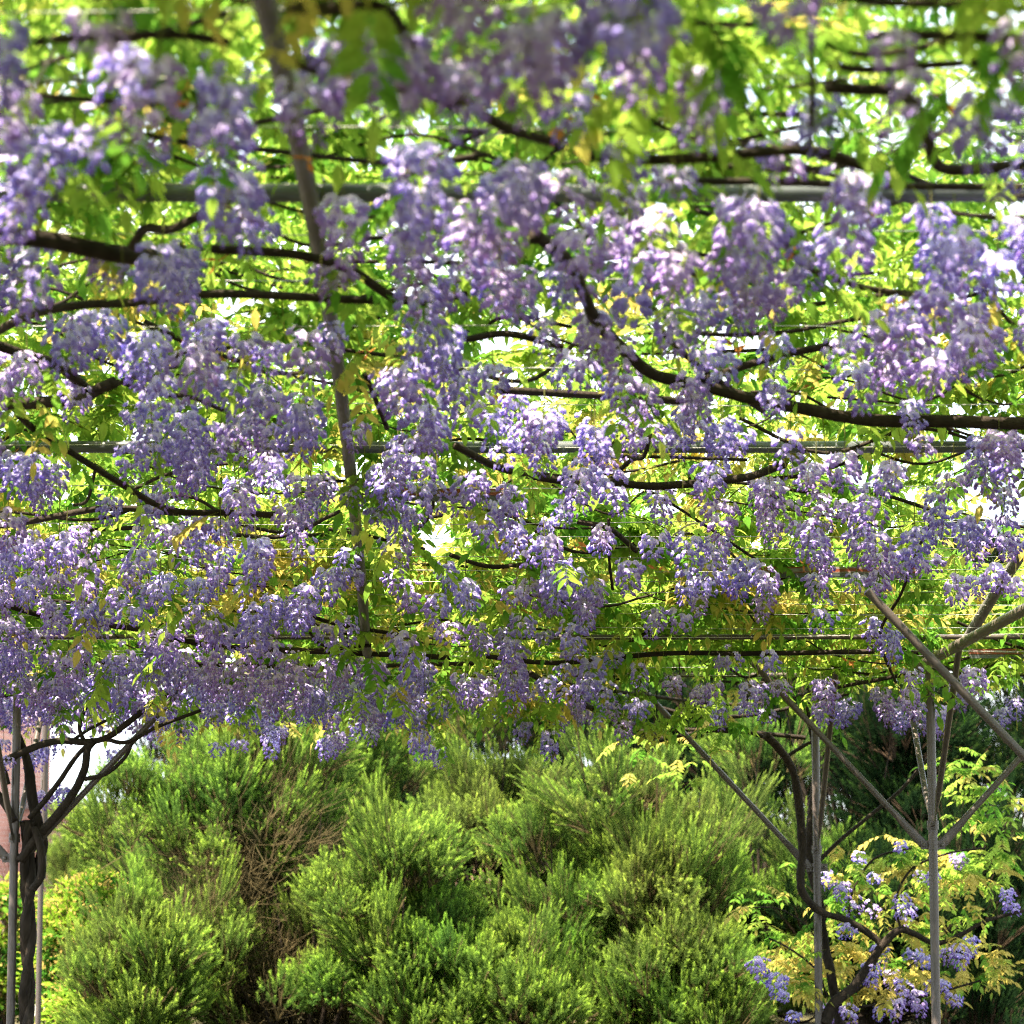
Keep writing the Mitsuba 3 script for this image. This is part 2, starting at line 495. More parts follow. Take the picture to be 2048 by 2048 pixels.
def compound_leaf(mb, o, d, up, L, rg, pairs=5):
    d = np.asarray(d, float) / np.linalg.norm(d)
    n = np.asarray(up, float) - d * (d @ up); n /= np.linalg.norm(n) + 1e-9
    s = np.cross(n, d)
    P = [o + d * L * t - np.array([0, 0, 1.0]) * 0.35 * L * t * t for t in np.linspace(0, 1, 6)]
    mb.tube(P, np.linspace(0.0013, 0.0008, 6), 3, (0.5, 0.75), cap=False)
    P = np.array(P)
    l0 = rg.uniform(0.054, 0.076)
    for i in range(pairs):
        t = 0.22 + 0.74 * i / pairs
        c = np.array([np.interp(t, np.linspace(0, 1, 6), P[:, k]) for k in range(3)])
        dd = np.array([0, 0, -1.0]) * 0.7 * t * L + d * L; dd /= np.linalg.norm(dd)
        for sg in (-1, 1):
            v = sg * s * rg.uniform(.8, 1.1) + dd * rg.uniform(.25, .6) - np.array([0, 0, 1]) * rg.uniform(0.05, .55)
            ll = l0 * rg.uniform(.85, 1.1) * (1.0 if i else 0.8)
            leaflet(mb, c, v, n + rg.normal(0, .25, 3), ll, ll * rg.uniform(.41, .5), rg.uniform(.05, .4))
    leaflet(mb, P[-1], P[-1] - P[-2], n + rg.normal(0, .2, 3), l0 * 1.1, l0 * .45, rg.uniform(.1, .4))


rl = np.random.default_rng(21)
NL, NS = 10, 9
for i in range(NL):
    mb = MB()
    compound_leaf(mb, np.zeros(3), np.array([0, 1.0, rl.uniform(-.5, .2)]), np.array([0, 0, 1.0]), rl.uniform(.15, .23), rl, int(rl.integers(4, 7)))
    group(f'leaf_group_{i}', {'leaflets': mb.ply('leaf_mat')})
for i in range(NS):
    mb = MB()
    P = np.array([[0, 0, 0], [.02, .1, .03], [.03, .2, .04], [.06, .3, .02]])
    mb.tube(P, [.003, .0025, .002, .0015], 4, (0.5, .75), cap=False)
    for j in range(8):
        t = rl.uniform(.05, 1) * .3
        a = rl.uniform(0, 2 * np.pi)
        compound_leaf(mb, np.array([.1 * t, t, .03]), np.array([math.cos(a), math.sin(a), rl.uniform(-.35, .55)]), np.array([0, 0, 1.0]), rl.uniform(.14, .22), rl, int(rl.integers(4, 6)))
    group(f'spray_group_{i}', {'leaves': mb.ply('leaf_mat')})


# --- unit: flower cluster (raceme) hanging from its origin
def floret(mb, o, d, size, open_, dark, rg):
    """o on the raceme's axis, d outwards; open_ 1 = open flower, 0 = bud"""
    ped = rg.uniform(.012, .02) * (0.6 + 0.6 * open_)
    e = o + d * ped + np.array([0, 0, -0.25 * ped])
    sd = np.cross(d, [0, 0, 1.0]); sd /= np.linalg.norm(sd) + 1e-9
    w = 0.0007
    mb.add([o - [0, 0, w], o + [0, 0, w], e + sd * w, e - sd * w], [[0, 1, 2], [0, 2, 3], [0, 1, 3]], (0.6, 0.75))
    out = d * rg.uniform(.5, .9) + np.array([0, 0, -1.0]) * rg.uniform(.5, 1.1) + sd * rg.normal(0, .25)
    out /= np.linalg.norm(out)
    nrm = np.cross(sd, out); nrm /= np.linalg.norm(nrm)
    if nrm @ d < 0: nrm = -nrm
    # keel and wings: a plump pointed body
    L, W = size * (0.85 if open_ > .4 else 0.95), size * (0.24 if open_ > .4 else 0.2)
    ring = lambda t, r: [e + out * L * t + r * (math.cos(q) * sd * .8 + math.sin(q) * nrm) for q in (0, 1.571, 3.142, 4.712)]
    V = [e] + ring(.3, W) + ring(.7, W * .95) + [e + out * L]
    f = []
    for k in range(4):
        m = (k + 1) % 4
        f += [[0, 1 + k, 1 + m], [1 + k, 5 + k, 5 + m], [1 + k, 5 + m, 1 + m], [5 + k, 9, 5 + m]]
    kd = 0.34 + dark * .45
    mb.add(V, f, np.stack([np.clip(np.array([.3] + [kd - .1] * 4 + [kd + .1] * 4 + [kd + .3]), 0, 1), np.full(10, .25)], 1))
    if open_ > .35:
        # banner: a cupped, notched round petal standing behind the keel
        r = size * rg.uniform(.48, .6) * (0.55 + .45 * open_)
        bn = (d * rg.uniform(.2, .9) + np.array([0, 0, 1.0]) * rg.uniform(.1, .9)); bn = bn - sd * (bn @ sd)
        bn /= np.linalg.norm(bn)
        up = np.cross(sd, bn)
        if up[2] < 0: up = -up
        c = e + out * size * .12 + bn * size * .1
        V, U = [c], [max(0, .22 + dark * .3)]
        for k in range(8):
            q = 2 * np.pi * k / 8 + .39
            rr = r * (0.9 + .15 * math.cos(2 * q))
            V.append(c + rr * math.cos(q) * sd + rr * math.sin(q) * up + bn * r * (-.28 + .22 * rg.normal(0, .5)) * math.cos(q) ** 2)
            U.append(np.clip(.02 + dark * .5 + rg.normal(0, .06), 0, 1))
        mb.add(V, [[0, 1 + k, 1 + (k + 1) % 8] for k in range(8)], np.stack([U, np.full(9, .25)], 1))


def raceme(seed):
    rg = np.random.default_rng(seed)
    mb = MB()
    L = rg.uniform(.075, .165); st = rg.uniform(.03, .1)
    rad = rg.uniform(.034, .054)
    bend = rg.normal(0, .04, 2)
    ax = lambda z: np.array([bend[0] * (z / .3) ** 2, bend[1] * (z / .3) ** 2, -z])
    mb.tube([ax(z) for z in np.linspace(0, L + st, 7)], np.linspace(.0022, .0009, 7), 4, (.6, .75), cap=False)
    n = int(L * rg.uniform(300, 390))
    loose = rg.uniform(0, 1) < .25
    if loose: n = int(n * .55)
    for i in range(n):
        t = (i + rg.uniform(-.4, .4)) / n
        t = min(max(t, 0), 1)
        z = st + L * t
        a = i * 2.399 + rg.normal(0, .35)
        env = (1.0 if t < .55 else 1 - (t - .55) / .45 * .8) * (0.75 + .25 * min(1, t / .1))
        o = ax(z)
        d = np.array([math.cos(a), math.sin(a), rg.uniform(-.5, .25)]); d /= np.linalg.norm(d)
        op = float(np.clip(1.25 - t * 1.25 + rg.normal(0, .12), 0, 1))
        o2 = o + d * rad * env * rg.uniform(.35, 1.0)
        mb.add([o, o + [0, 0, .0012], o2], [[0, 1, 2]], (.6, .75))
        floret(mb, o2, d, rg.uniform(.031, .041) * (0.6 + .38 * op), op, float(np.clip(t * .95 - .12 + rg.normal(0, .12), 0, 1)), rg)
    return mb, L + st


NR = 22
RLEN = []
for i in range(NR):
    mb, L = raceme(100 + i)
    RLEN.append(L)
    group(f'raceme_group_{i}', {'florets': mb.ply('petal_mat')})

# --- stems seen in the photograph, along the underside of the canopy: (points in the photo's own pixels / 1.06, thickness)
STEMS = [
    ([(-60, 92), (0, 85), (150, 74), (330, 65), (430, 78)], 20, .0), ([(560, 105), (620, 130), (700, 155), (790, 172), (860, 200)], 42, -.03), ([(620, 195), (690, 172), (760, 168)], 20, -.03),
    ([(540, 22), (610, 15), (720, 18), (770, 65), (800, 120), (880, 178), (950, 225), (1040, 265), (1150, 293), (1300, 300), (1520, 298), (1640, 312)], 24, -.02),
    ([(1560, 160), (1620, 170), (1700, 180), (1745, 230), (1760, 295), (1800, 325), (1960, 312)], 26, -.02), ([(1640, 60), (1700, 65), (1890, 72), (1990, 76)], 21, .0), ([(1560, 122), (1640, 125), (1820, 126), (1980, 120)], 17, .02),
    ([(-40, 432), (0, 440), (90, 452), (180, 460), (260, 478), (288, 488)], 38, -.03), ([(250, 452), (275, 436), (330, 420), (440, 372)], 20, -.02), ([(400, 465), (560, 485), (660, 510), (740, 552), (800, 575)], 20, -.01),
    ([(-40, 650), (0, 622), (60, 592), (150, 575), (250, 566), (420, 560), (720, 564), (880, 556)], 18, .0), ([(-40, 640), (0, 650), (60, 668), (110, 695), (165, 735)], 22, -.02),
    ([(-50, 770), (0, 765), (90, 755), (150, 750), (185, 732), (215, 722)], 25, -.02), ([(185, 735), (250, 712), (330, 668), (380, 640)], 10, -.02), ([(215, 725), (300, 740), (360, 745), (420, 775)], 9, -.01),
    ([(20, 770), (60, 800), (130, 850), (220, 905), (320, 955), (430, 970), (520, 972)], 14, -.03), ([(180, 885), (165, 940), (140, 955)], 7, -.03),
    ([(1010, 440), (1040, 465), (1080, 500), (1120, 590), (1160, 650), (1230, 702), (1310, 726), (1420, 752), (1520, 770), (1640, 790), (1790, 798), (1990, 800)], 27, -.02),
    ([(1310, 722), (1400, 692), (1480, 675), (1580, 652)], 16, -.01), ([(1240, 620), (1320, 690), (1440, 770)], 12, .0), ([(860, 845), (940, 885), (1050, 905), (1150, 912), (1240, 920), (1400, 905), (1480, 880)], 17, -.02),
    ([(1150, 905), (1190, 875), (1215, 855), (1228, 815)], 10, -.03), ([(1060, 870), (1200, 865), (1410, 875)], 7, .0), ([(690, 715), (705, 740), (730, 800)], 11, -.03), ([(1455, 415), (1510, 490), (1620, 540), (1720, 560)], 13, -.01),
    ([(-40, 990), (60, 975), (200, 960), (340, 968)], 13, .0), ([(150, 1000), (330, 995), (520, 1010), (640, 960)], 9, .0), ([(940, 735), (1060, 738), (1180, 742), (1290, 760)], 16, .01), ([(880, 640), (960, 632), (1060, 650)], 15, .0),
    ([(850, 1045), (920, 1065), (1000, 1062)], 9, -.01), ([(1090, 985), (1150, 995), (1200, 1040)], 11, -.02), ([(1120, 870), (1270, 960), (1440, 1060)], 6, .01), ([(200, 240), (330, 265), (520, 285), (760, 300), (920, 288)], 13, .02),
    ([(60, 185), (200, 190), (330, 195), (430, 215)], 13, .02), ([(1000, 205), (1200, 200), (1380, 185)], 12, .03), ([(1230, 340), (1440, 330), (1650, 330), (1980, 350)], 16, .03), ([(760, 180), (900, 150), (1010, 110)], 12, .02),
    ([(1340, 40), (1380, 120), (1400, 190), (1440, 260)], 9, -.06), ([(1530, 60), (1532, 200), (1528, 300)], 11, -.1), ([(1360, 250), (1440, 285), (1560, 320)], 8, 0), ([(620, 1000), (700, 1010), (800, 1040)], 7, 0),
    ([(585, 1190), (600, 1212), (625, 1222), (650, 1218), (656, 1205), (645, 1200)], 6, -.02), ([(430, 1150), (560, 1160), (640, 1180), (760, 1190)], 8, .0), ([(0, 1140), (120, 1170), (280, 1190), (400, 1215), (640, 1230), (850, 1240)], 11, .0),
    ([(100, 1260), (260, 1250), (430, 1255), (640, 1262), (900, 1250)], 9, .0), ([(900, 1235), (1050, 1245), (1250, 1238), (1420, 1236), (1650, 1232)], 10, .0), ([(1050, 1290), (1200, 1310), (1400, 1330), (1560, 1300), (1720, 1270)], 8, -.01),
    ([(1000, 1270), (1060, 1310), (1180, 1370), (1260, 1395)], 12, -.05), ([(1230, 1330), (1330, 1352), (1450, 1348), (1600, 1310)], 8, -.02), ([(1150, 1340), (1250, 1372), (1400, 1378), (1520, 1392)], 9, -.02),
    ([(1690, 1290), (1660, 1200), (1700, 1120), (1730, 1040), (1760, 980)], 6, -.06), ([(440, 1215), (520, 1230), (700, 1215)], 7, -.02), ([(820, 885), (815, 960), (790, 1000)], 6, -.06), ([(1148, 985), (1150, 1060), (1156, 1110)], 6, -.06),
]


def stem(P, r, parent, name='branch', sides=8, rough=.12, n=8, taper=.75):
    P = spline(P, n)
    r = np.asarray(r, float) * np.linspace(1, taper, len(P)) if np.ndim(r) == 0 else np.interp(np.linspace(0, 1, len(P)), np.linspace(0, 1, len(r)), r)
    m = MB(); m.tube(P, r, sides)
    v, f, u = m.mesh()
    n = meshkit.arrays((v, f), True)[2]
    k = (meshkit.fbm(v / max(float(np.mean(r)), 1e-4) * 0.35, 2, 3) - .5)
    if name == 'trunk': k = k * 1.8 + .9 * (meshkit.noise(v * np.array([14, 14, 9.0]), 8) - .5)
    v = v + n * (k * 2 * rough * float(np.mean(r)))[:, None]
    return put(parent, name, mikit.ply((v, f), 'bark_mat', smooth=True))


for pts, th, dh in STEMS:
    dh -= .10 if th >= 14 else .04
    P = np.array([onvault(x * 1.06, y * 1.06, dh) for x, y in pts])
    # keep a stem's run in depth gentle
    r = np.array([th * 1.06 * p[1] / F / 2 for p in P])
    P[:, 2] += rng.normal(0, .008, len(P))
    stem(P, np.linspace(r[0], r[-1], 5) * 0.95, VINES[vine_of(P.mean(0))])
# thinner stems wandering along the wires
for i in range(95):
    y = R(4.2, 15.8); x = R(-.2 * y - .4, .2 * y)
    P = [[x, y, float(h_vault(y)) + R(-.02, .18)]]
    dy = R(-.25, .25); sg = 1 if R(0, 1) < .5 else -1
    for k in range(int(R(4, 8))):
        x += sg * R(.15, .35); y = min(max(y + dy * R(.2, 1) + R(-.08, .08), 3.5), 16.2)
        P.append([x, y, float(h_vault(y)) + R(-.03, .16)])
    stem(P, R(.003, .009), VINES[vine_of(np.mean(P, 0))], sides=6, n=6)


def pix(pts, y):
    """points at a given depth (one depth or one per point)"""
    ys_ = np.broadcast_to(y, len(pts))
    return np.array([at(a * 1.06, b * 1.06, float(c)) for (a, b), c in zip(pts, ys_)])


# trunk of the right vine
V0, V1 = VINES[0], VINES[1]
stem(pix([(1590, 1990), (1585, 1932), (1568, 1840), (1556, 1780), (1545, 1700), (1528, 1620), (1532, 1540), (1540, 1470), (1538, 1410), (1520, 1330)], 16.15), [.036, .033, .028, .027, .027, .03, .029, .027, .025, .017], V0, 'trunk', 12)
stem(pix([(1445, 1388), (1470, 1412), (1496, 1455), (1508, 1520), (1514, 1600), (1510, 1660), (1518, 1690), (1548, 1720), (1600, 1738), (1648, 1768), (1668, 1792)], [15.6, 15.7, 15.8, 15.88, 15.9, 15.9, 15.9, 15.9, 15.95, 16, 16]), [.024, .025, .024, .026, .026, .024, .024, .021, .021, .02, .02], V0, 'trunk', 12)
stem(pix([(1556, 1932), (1572, 1895), (1610, 1862), (1640, 1820), (1664, 1785), (1696, 1755), (1725, 1762), (1765, 1780), (1810, 1765), (1860, 1738), (1932, 1718)], 16.0), [.038, .032, .028, .026, .025, .02, .018, .015, .013, .011, .009], V0, 'branch', 10)
stem(pix([(1556, 1932), (1562, 1990)], 16.0), [.038, .044], V0, 'trunk', 10)
for pts, r in (([(1530, 1640), (1580, 1590), (1640, 1540), (1700, 1490), (1760, 1420)], .013), ([(1600, 1880), (1640, 1850), (1655, 1810)], .009), ([(1620, 1900), (1700, 1890), (1780, 1870), (1850, 1850)], .008), ([(1448, 1392), (1380, 1375), (1300, 1385), (1240, 1400)], .013),
               ([(1480, 1430), (1530, 1400), (1600, 1370)], .012), ([(1600, 1740), (1610, 1680), (1650, 1620), (1720, 1600)], .008), ([(1700, 1755), (1690, 1700), (1720, 1640), (1790, 1610), (1860, 1600)], .008), ([(1560, 1880), (1540, 1830), (1490, 1790), (1450, 1770)], .007), ([(1550, 1790), (1520, 1745), (1470, 1715), (1420, 1712)], .005)):
    stem(pix(pts, 16.1), r, V0)
# left vine: two strands twisted round each other beside the post
cx = c_left[0] + 0.066
for ph in (0, np.pi):
    zz = np.linspace(-.1, 1.62, 40)
    P = np.stack([cx + .017 * np.cos(zz * 9.5 + ph) + .02 * np.sin(zz * 2), 14.4 +   .028 * np.sin(zz * 9.5 + ph), zz], 1)
    stem(P, np.linspace(.029, .026, 12) * (1 + .12 * np.sin(np.arange(12) * 2.1 + ph)), V1, 'trunk', 12, n=3)
stem(pix([(62, 1660), (80, 1600), (72, 1560), (60, 1500), (52, 1440), (30, 1380)], 14.45), [.03, .028, .03, .03, .026, .02], V1, 'trunk', 10)
stem(pix([(60, 1680), (78, 1650), (76, 1600), (64, 1560)], 14.3), [.02, .022, .022, .018], V1, 'branch', 8)
for pts, r in (([(38, 1625), (70, 1580), (110, 1535), (142, 1490), (160, 1450), (165, 1415), (180, 1395)], .025), ([(55, 1545), (85, 1510), (115, 1470), (142, 1430), (165, 1405)], .016), ([(-40, 1480), (0, 1442), (60, 1412), (110, 1398), (160, 1400), (200, 1392), (240, 1365), (290, 1325), (340, 1300)], .02),
               ([(160, 1470), (200, 1460), (235, 1430), (250, 1400)], .012), ([(-40, 1400), (0, 1440), (15, 1480)], .02), ([(-60, 1450), (0, 1505), (28, 1550)], .026), ([(165, 1410), (150, 1370), (170, 1310), (160, 1250)], .012), ([(200, 1395), (240, 1400), (300, 1370), (380, 1340)], .012), ([(140, 1395), (170, 1375), (210, 1355)], .01), ([(100, 1305), (60, 1300), (0, 1310), (-60, 1305)], .022)):
    stem(pix(pts, 14.35), r, V1)

# --- flower clusters: more of them where the photograph has more (a map over the roof as seen from the path)
DENS = np.array([
    [.60, .50, .70, .35, .45, .75, .85, .75, .20, .20, .40, .30],
    [.60, .45, .75, .3, .50, .70, .55, .35, .15, .35, .60, .35],
    [.80, .50, .65, .2, .50, .75, .65, .50, .45, .60, .35, .35],
    [.70, .55, .65, .3, .60, .85, .85, .80, .45, .30, .65, .30],
    [.45, .35, .70, .45, .70, .75, .75, .55, .45, .65, .45, .10],
    [.70, .75, .70, .6, .75, .70, .55, .35, .45, .80, .65, .30],
    [.90, .80, .80, .60, .45, .45, .55, .40, .50, .55, .45, .25],
    [1.2, .95, .70, .70, .50, .45, .45, .34, .26, .18, .26, .18],
    [1.5, 1.3, 1.1, 1.0, .75, .42, .26, .2, .2, .2, .22, .18],
    [1.2, .75, .80, .75, .35, .22, .12, .08, .10, .14, .10, .10]])
DY = np.array([80, 240, 400, 560, 720, 880, 1040, 1200, 1330, 1440]) * 1.06


def density(px, py):
    i = np.interp(py, DY, np.arange(10)); j = np.clip(px / 1.06 / 161 - .5, 0, 11)
    a, b_ = int(i), int(j)
    a2, b2 = min(a + 1, 9), min(b_ + 1, 11)
    u, v = i - a, j - b_
    return (DENS[a, b_] * (1 - u) + DENS[a2, b_] * u) * (1 - v) + (DENS[a, b2] * (1 - u) + DENS[a2, b2] * u) * v


arch_px = lambda v: np.interp(v, [0, 297, 530, 850, 1200, 1370], [515, 600, 640, 678, 722, 780])
STEM_PX = np.vstack([spline(np.array(p) * 1.06, 14) for p, th, dh in STEMS if th >= 13])


def hides_stem(u, v, w, h):
    return bool(np.any((np.abs(STEM_PX[:, 0] - u) < w) & (STEM_PX[:, 1] > v - h * .45) & (STEM_PX[:, 1] < v + h * .55)))


flowers = []                                   # (position, scale)
# clusters that stand out in the photograph: top of the cluster in its pixels / 1.06
for x, y, s in ((140, 195, 1.15), (440, 225, 1.25), (575, 90, 1.0), (80, 400, 1.2), (60, 470, 1.1), (340, 395, 1.0), (385, 575, 1.0), (800, 190, 1.15), (770, 240, 1.0), (975, 215, 1.2), (960, 330, 1.2), (1010, 10, 1.0), (1090, 335, 1.1), (1180, 470, 1.1),
                (1250, 440, 1.0), (570, 690, 1.05), (550, 740, .9), (440, 745, 1.0), (450, 880, 1.1), (415, 930, 1.0), (800, 690, 1.1), (870, 640, 1.0), (980, 760, 1.0), (940, 770, 1.0), (1480, 880, 1.1), (1450, 850, 1.0), (1640, 880, 1.1), (1620, 960, 1.0), (1540, 960, 1.0), (1850, 800, .9),
                (1720, 520, 1.2), (1660, 540, 1.1), (1770, 600, 1.1), (1620, 280, 1.1), (1850, 100, 1.0), (1430, 310, 1.1), (1600, 380, 1.1), (770, 1090, 1.0), (660, 1000, .9), (1660, 1070, 1.0), (1800, 1050, 1.0), (1680, 1160, 1.0), (1040, 1060, 1.0), (1000, 1070, .9), (510, 1350, 1.0), (1105, 1265, .8), (1330, 1275, .8), (1205, 1230, .8), (1440, 1110, .8)):
    flowers.append((onvault(x * 1.06, y * 1.06, -.04), s))
tries = 0
while tries < 6500:
    tries += 1
    y = R(4.35, 15.9); x = R(-.2 * y - .25, .2 * y + .25)
    p = np.array([x, y, float(h_vault(y)) - R(0, .1)])
    u, v, z = project(p - [0, 0, .12])
    if abs(u - arch_px(v)) < (75 if y < 8 else 45) and y < 12.5 and R(0, 1) < .62: continue
    if hides_stem(u, v, .05 * F / y, .24 * F / y) and R(0, 1) < .82: continue
    if y < 6.85 and u < 980 and 290 < v < 480 and R(0, 1) < .5: continue
    if x > .7 and 11.5 < y < 14.6 and R(0, 1) < .3: continue
    if 1830 < u < 2060 and 1180 < v < 1400 and y < 14 and R(0, 1) < .8: continue
    if R(0, 1) < (.62 * (9 / y) ** 1.5 if y > 9 else .95 if y > 6.5 else 1.1 if x < -.1 else .75) * density(u, v) * (0.8 + .4 * float(meshkit.noise(p * 2.2))) * (1.25 if y > 9 else 1):
        if min(np.hypot(q[0][0] - x, q[0][1] - y) for q in flowers) < (.125 if y < 9 else .105 if x > -1 else .085): continue
        flowers.append((p, R(.7, 1.1) * (1.08 if y < 9 else 1)))
# low branches of the right vine, and a few on the left one
for x, y in ((1430, 1815), (1465, 1835), (1480, 1880), (1500, 1920), (1560, 1650), (1590, 1665), (1610, 1690), (1640, 1700), (1650, 1650), (1600, 1740), (1660, 1780), (1700, 1690), (1715, 1700), (1640, 1820), (1680, 1830), (1700, 1850), (1720, 1800), (1745, 1810), (1760, 1850), (1790, 1800), (1810, 1790),
             (1780, 1860), (1690, 1880), (1660, 1900), (1730, 1880), (1600, 1900), (1560, 1905), (1740, 1640), (1760, 1660), (1810, 1620), (1900, 1690), (1905, 1700), (1700, 1600), (1800, 1880), (1620, 1620), (1830, 1770)):
    flowers.append((at(x * 1.06, y * 1.06 - 25, R(15.85, 16.8)), R(.68, 1.0)))
for x, y in ((120, 1490), (80, 1500), (60, 1420), (20, 1440)):
    flowers.append((at(x * 1.06, y * 1.06 - 30, R(14.2, 15)), R(.6, .9)))
per = {0: [], 1: [], 2: [], 3: []}
for p, s in flowers:
    per[vine_of(p)].append((p, s))
for k, fl in per.items():
    fl.sort(key=lambda q: -q[1] / q[0][1])
    for i, (p, s) in enumerate(fl):
        m = frame(p, rz(R(0, 6.28)) @ rx(R(-.12, .12)), s)
        sh = inst(f'raceme_group_{int(rng.integers(NR))}', m)
        if i < 250:
            put(VINES[k], 'flower_cluster', sh)
        else:
            scene[f'{VINES[k]}__flower_mass__{i:04d}'] = sh
            labels[f'{VINES[k]}__flower_mass'] = {'kind': 'stuff'}

# --- foliage above the wires (uncountable) and single leaves hanging below them
n = 0
tries = 0
while tries < 6000:
    tries += 1
    y = R(1.6, 16.1); x = R(-4.2, 4.2)
    dens = .35 + .85 * float(meshkit.fbm(np.array([x * .9, y * .9, 5.0]), 3))
    dens *= .85 if y < 11.5 else (1.5 if x > 0 else 1.25)
    if (x - 1.25) ** 2 / .16 + (y - 6.6) ** 2 / .5 < 1: dens *= .12
    if R(0, 1) > dens: continue
    if 1.9 < x < 2.6 and 11 < y < 14 and R(0, 1) < .75: continue
    p = np.array([x, y, float(h_vault(y)) + .05 + .5 * R(0, 1) ** 1.3])
    scene[f'{VINES[vine_of(p)]}__foliage__{n:04d}'] = inst(f'spray_group_{int(rng.integers(NS))}', frame(p, rz(R(0, 6.28)) @ rx(R(-.45, .6)), R(.85, 1.15)))
    n += 1
for v in VINES:
    labels[f'{v}__foliage'] = {'kind': 'stuff'}
for x0, x1, y0, y1, n_ in ((1580, 1890, 1600, 1740, 15), (1460, 1690, 1760, 1880, 15), (1800, 1920, 1440, 1620, 6), (1700, 1880, 1770, 1850, 6)):
    for j in range(n_):
        scene[f'{V0}__foliage__{n:04d}'] = inst(f'spray_group_{int(rng.integers(NS))}', frame(at(R(x0, x1) * 1.06, R(y0, y1) * 1.06, R(16.1, 17.2)), rz(R(0, 6.28)) @ rx(R(-.6, .4)), R(.7, .95)))
        n += 1
lc = [0, 0, 0, 0]


def hang_leaf(p, s=1.0, tilt=None):
    k = vine_of(p)
    if lc[k] >= 230: return
    lc[k] += 1
    put(VINES[k], 'leaf', inst(f'leaf_group_{int(rng.integers(NL))}', frame(p, rz(R(0, 6.28)) @ rx(R(-.6, .3) if tilt is None else tilt), s)))


for x, y in ((1200, 100), (1230, 140), (1190, 200), (1260, 230), (1230, 175), (1300, 80), (1280, 40), (1200, 30), (1350, 60), (1890, 20), (1915, 60), (1840, 10), (1540, 220), (1290, 380), (1420, 395), (650, 530), (660, 560), (690, 540), (190, 290), (195, 350), (75, 790), (680, 690), (720, 710), (640, 700), (740, 1020), (760, 1010), (720, 1040), (710, 910), (1150, 700), (1190, 740), (1450, 500), (1500, 540), (1560, 560), (1400, 560),
             (1880, 600), (1910, 640), (1900, 900), (1915, 980), (1900, 1060), (1870, 700), (1700, 1230), (1760, 1270), (1730, 1300)):
    for j in range(2):
        hang_leaf(onvault(x * 1.06 + R(-20, 20), y * 1.06 - 20 + R(-20, 20), -.05), R(.95, 1.2))
for x0, x1, y0, y1, n_ in ((1560, 1900, 1590, 1760, 75), (1450, 1700, 1740, 1890, 60), (1780, 1920, 1420, 1640, 26), (1405, 1510, 1650, 1730, 12), (1700, 1900, 1760, 1850, 22), (1150, 1330, 1400, 1490, 16)):
    for j in range(n_):
        hang_leaf(at(R(x0, x1) * 1.06, R(y0, y1) * 1.06 - 20, R(15.9, 17.3)), R(.75, 1.05), R(-.7, .5))
for j in range(900):
    y = R(4.3, 16.2); x = R(-.2 * y, .2 * y)
    if R(0, 1) > (.16 + .7 * (y > 11)) or (x > .7 and y < 14.5 and R(0, 1) < .75): continue
    u, v, z = project([x, y, float(h_vault(y)) - .15])
    if abs(u - arch_px(v)) < (130 if y < 7.5 else 60) and y < 10: continue
    hang_leaf(np.array([x, y, float(h_vault(y)) - R(-.04, .2)]), R(.85, 1.15))
scene['dry_mat'] = {'type': 'principledthin', 'base_color': {'type': 'rgb', 'value': [0.42, 0.17, 0.05]}, 'roughness': 0.7, 'diff_trans': 0.7}
for i in range(3):
    rg = np.random.default_rng(800 + i); mb = MB()
    for j in range(4):
        leaflet(mb, rg.normal(0, .008, 3), rg.normal(0, 1, 3), rg.normal(0, 1, 3), rg.uniform(.025, .045), .016, rg.uniform(-.6, .9))
    group(f'dry_leaf_group_{i}', {'leaves': mb.ply('dry_mat')})
for j in range(42):
    y = R(4.8, 15.8); x = R(-.19 * y, .19 * y)
    p = np.array([x, y, float(h_vault(y)) - R(0, .15)])
    put(VINES[vine_of(p)], 'dry_leaf', inst(f'dry_leaf_group_{j % 3}', frame(p, rz(R(0, 6.28)), R(.8, 1.2))))
scene['pale_mat'] = {'type': 'twosided', 'b': {'type': 'principled', 'base_color': {'type': 'rgb', 'value': [0.34, 0.32, 0.27]}, 'roughness': 0.8}}
for pts, th in (([(18, 268), (40, 215), (72, 150), (105, 90)], 9), ([(900, 268), (960, 245), (1000, 228)], 6), ([(1050, 262), (1090, 240), (1125, 222)], 6), ([(1270, 1010), (1300, 990), (1340, 985)], 4)):
    P = np.array([onvault(x * 1.06, y * 1.06, -.1) for x, y in pts])
    m = MB(); m.tube(spline(P, 6), np.linspace(1, .6, 6 * (len(P) - 1) + 1) * th * 1.06 * P[0, 1] / F / 2, 6)
    v, f, u = m.mesh()
    put(VINES[vine_of(P[0])], 'dead_branch', mikit.ply((v, f), 'pale_mat', smooth=True))
# shoots hanging unevenly below the far edge of the roof, with leaves and a cluster at the end
for j in range(46):
    x = R(-3.0, 1.7); y = R(14.6, 16.0); L = R(.06, .32); z = float(h_vault(y))
    q = np.array([x + R(-.08, .08), y + R(-.05, .05), z - L])
    stem([[x, y, z + .05], [x * .5 + q[0] * .5 + R(-.03, .03), y, z - L * .4], q], [.004, .003, .0015], VINES[vine_of(q)], 'shoot', 5, n=5)
    if x < -.4 or j % 4 == 0:
        put(VINES[vine_of(q)], 'flower_cluster', inst(f'raceme_group_{int(rng.integers(NR))}', frame(q, rz(R(0, 6.28)), R(.7, 1.0))))
    for k_ in range(5 if x > -.6 else 1):
        t = R(.2, .95)
        put(VINES[vine_of(q)], 'leaf', inst(f'leaf_group_{int(rng.integers(NL))}', frame([x * (1 - t) + q[0] * t, y, z - L * t], rz(R(0, 6.28)) @ rx(R(-.7, .1)), R(.8, 1.05))))
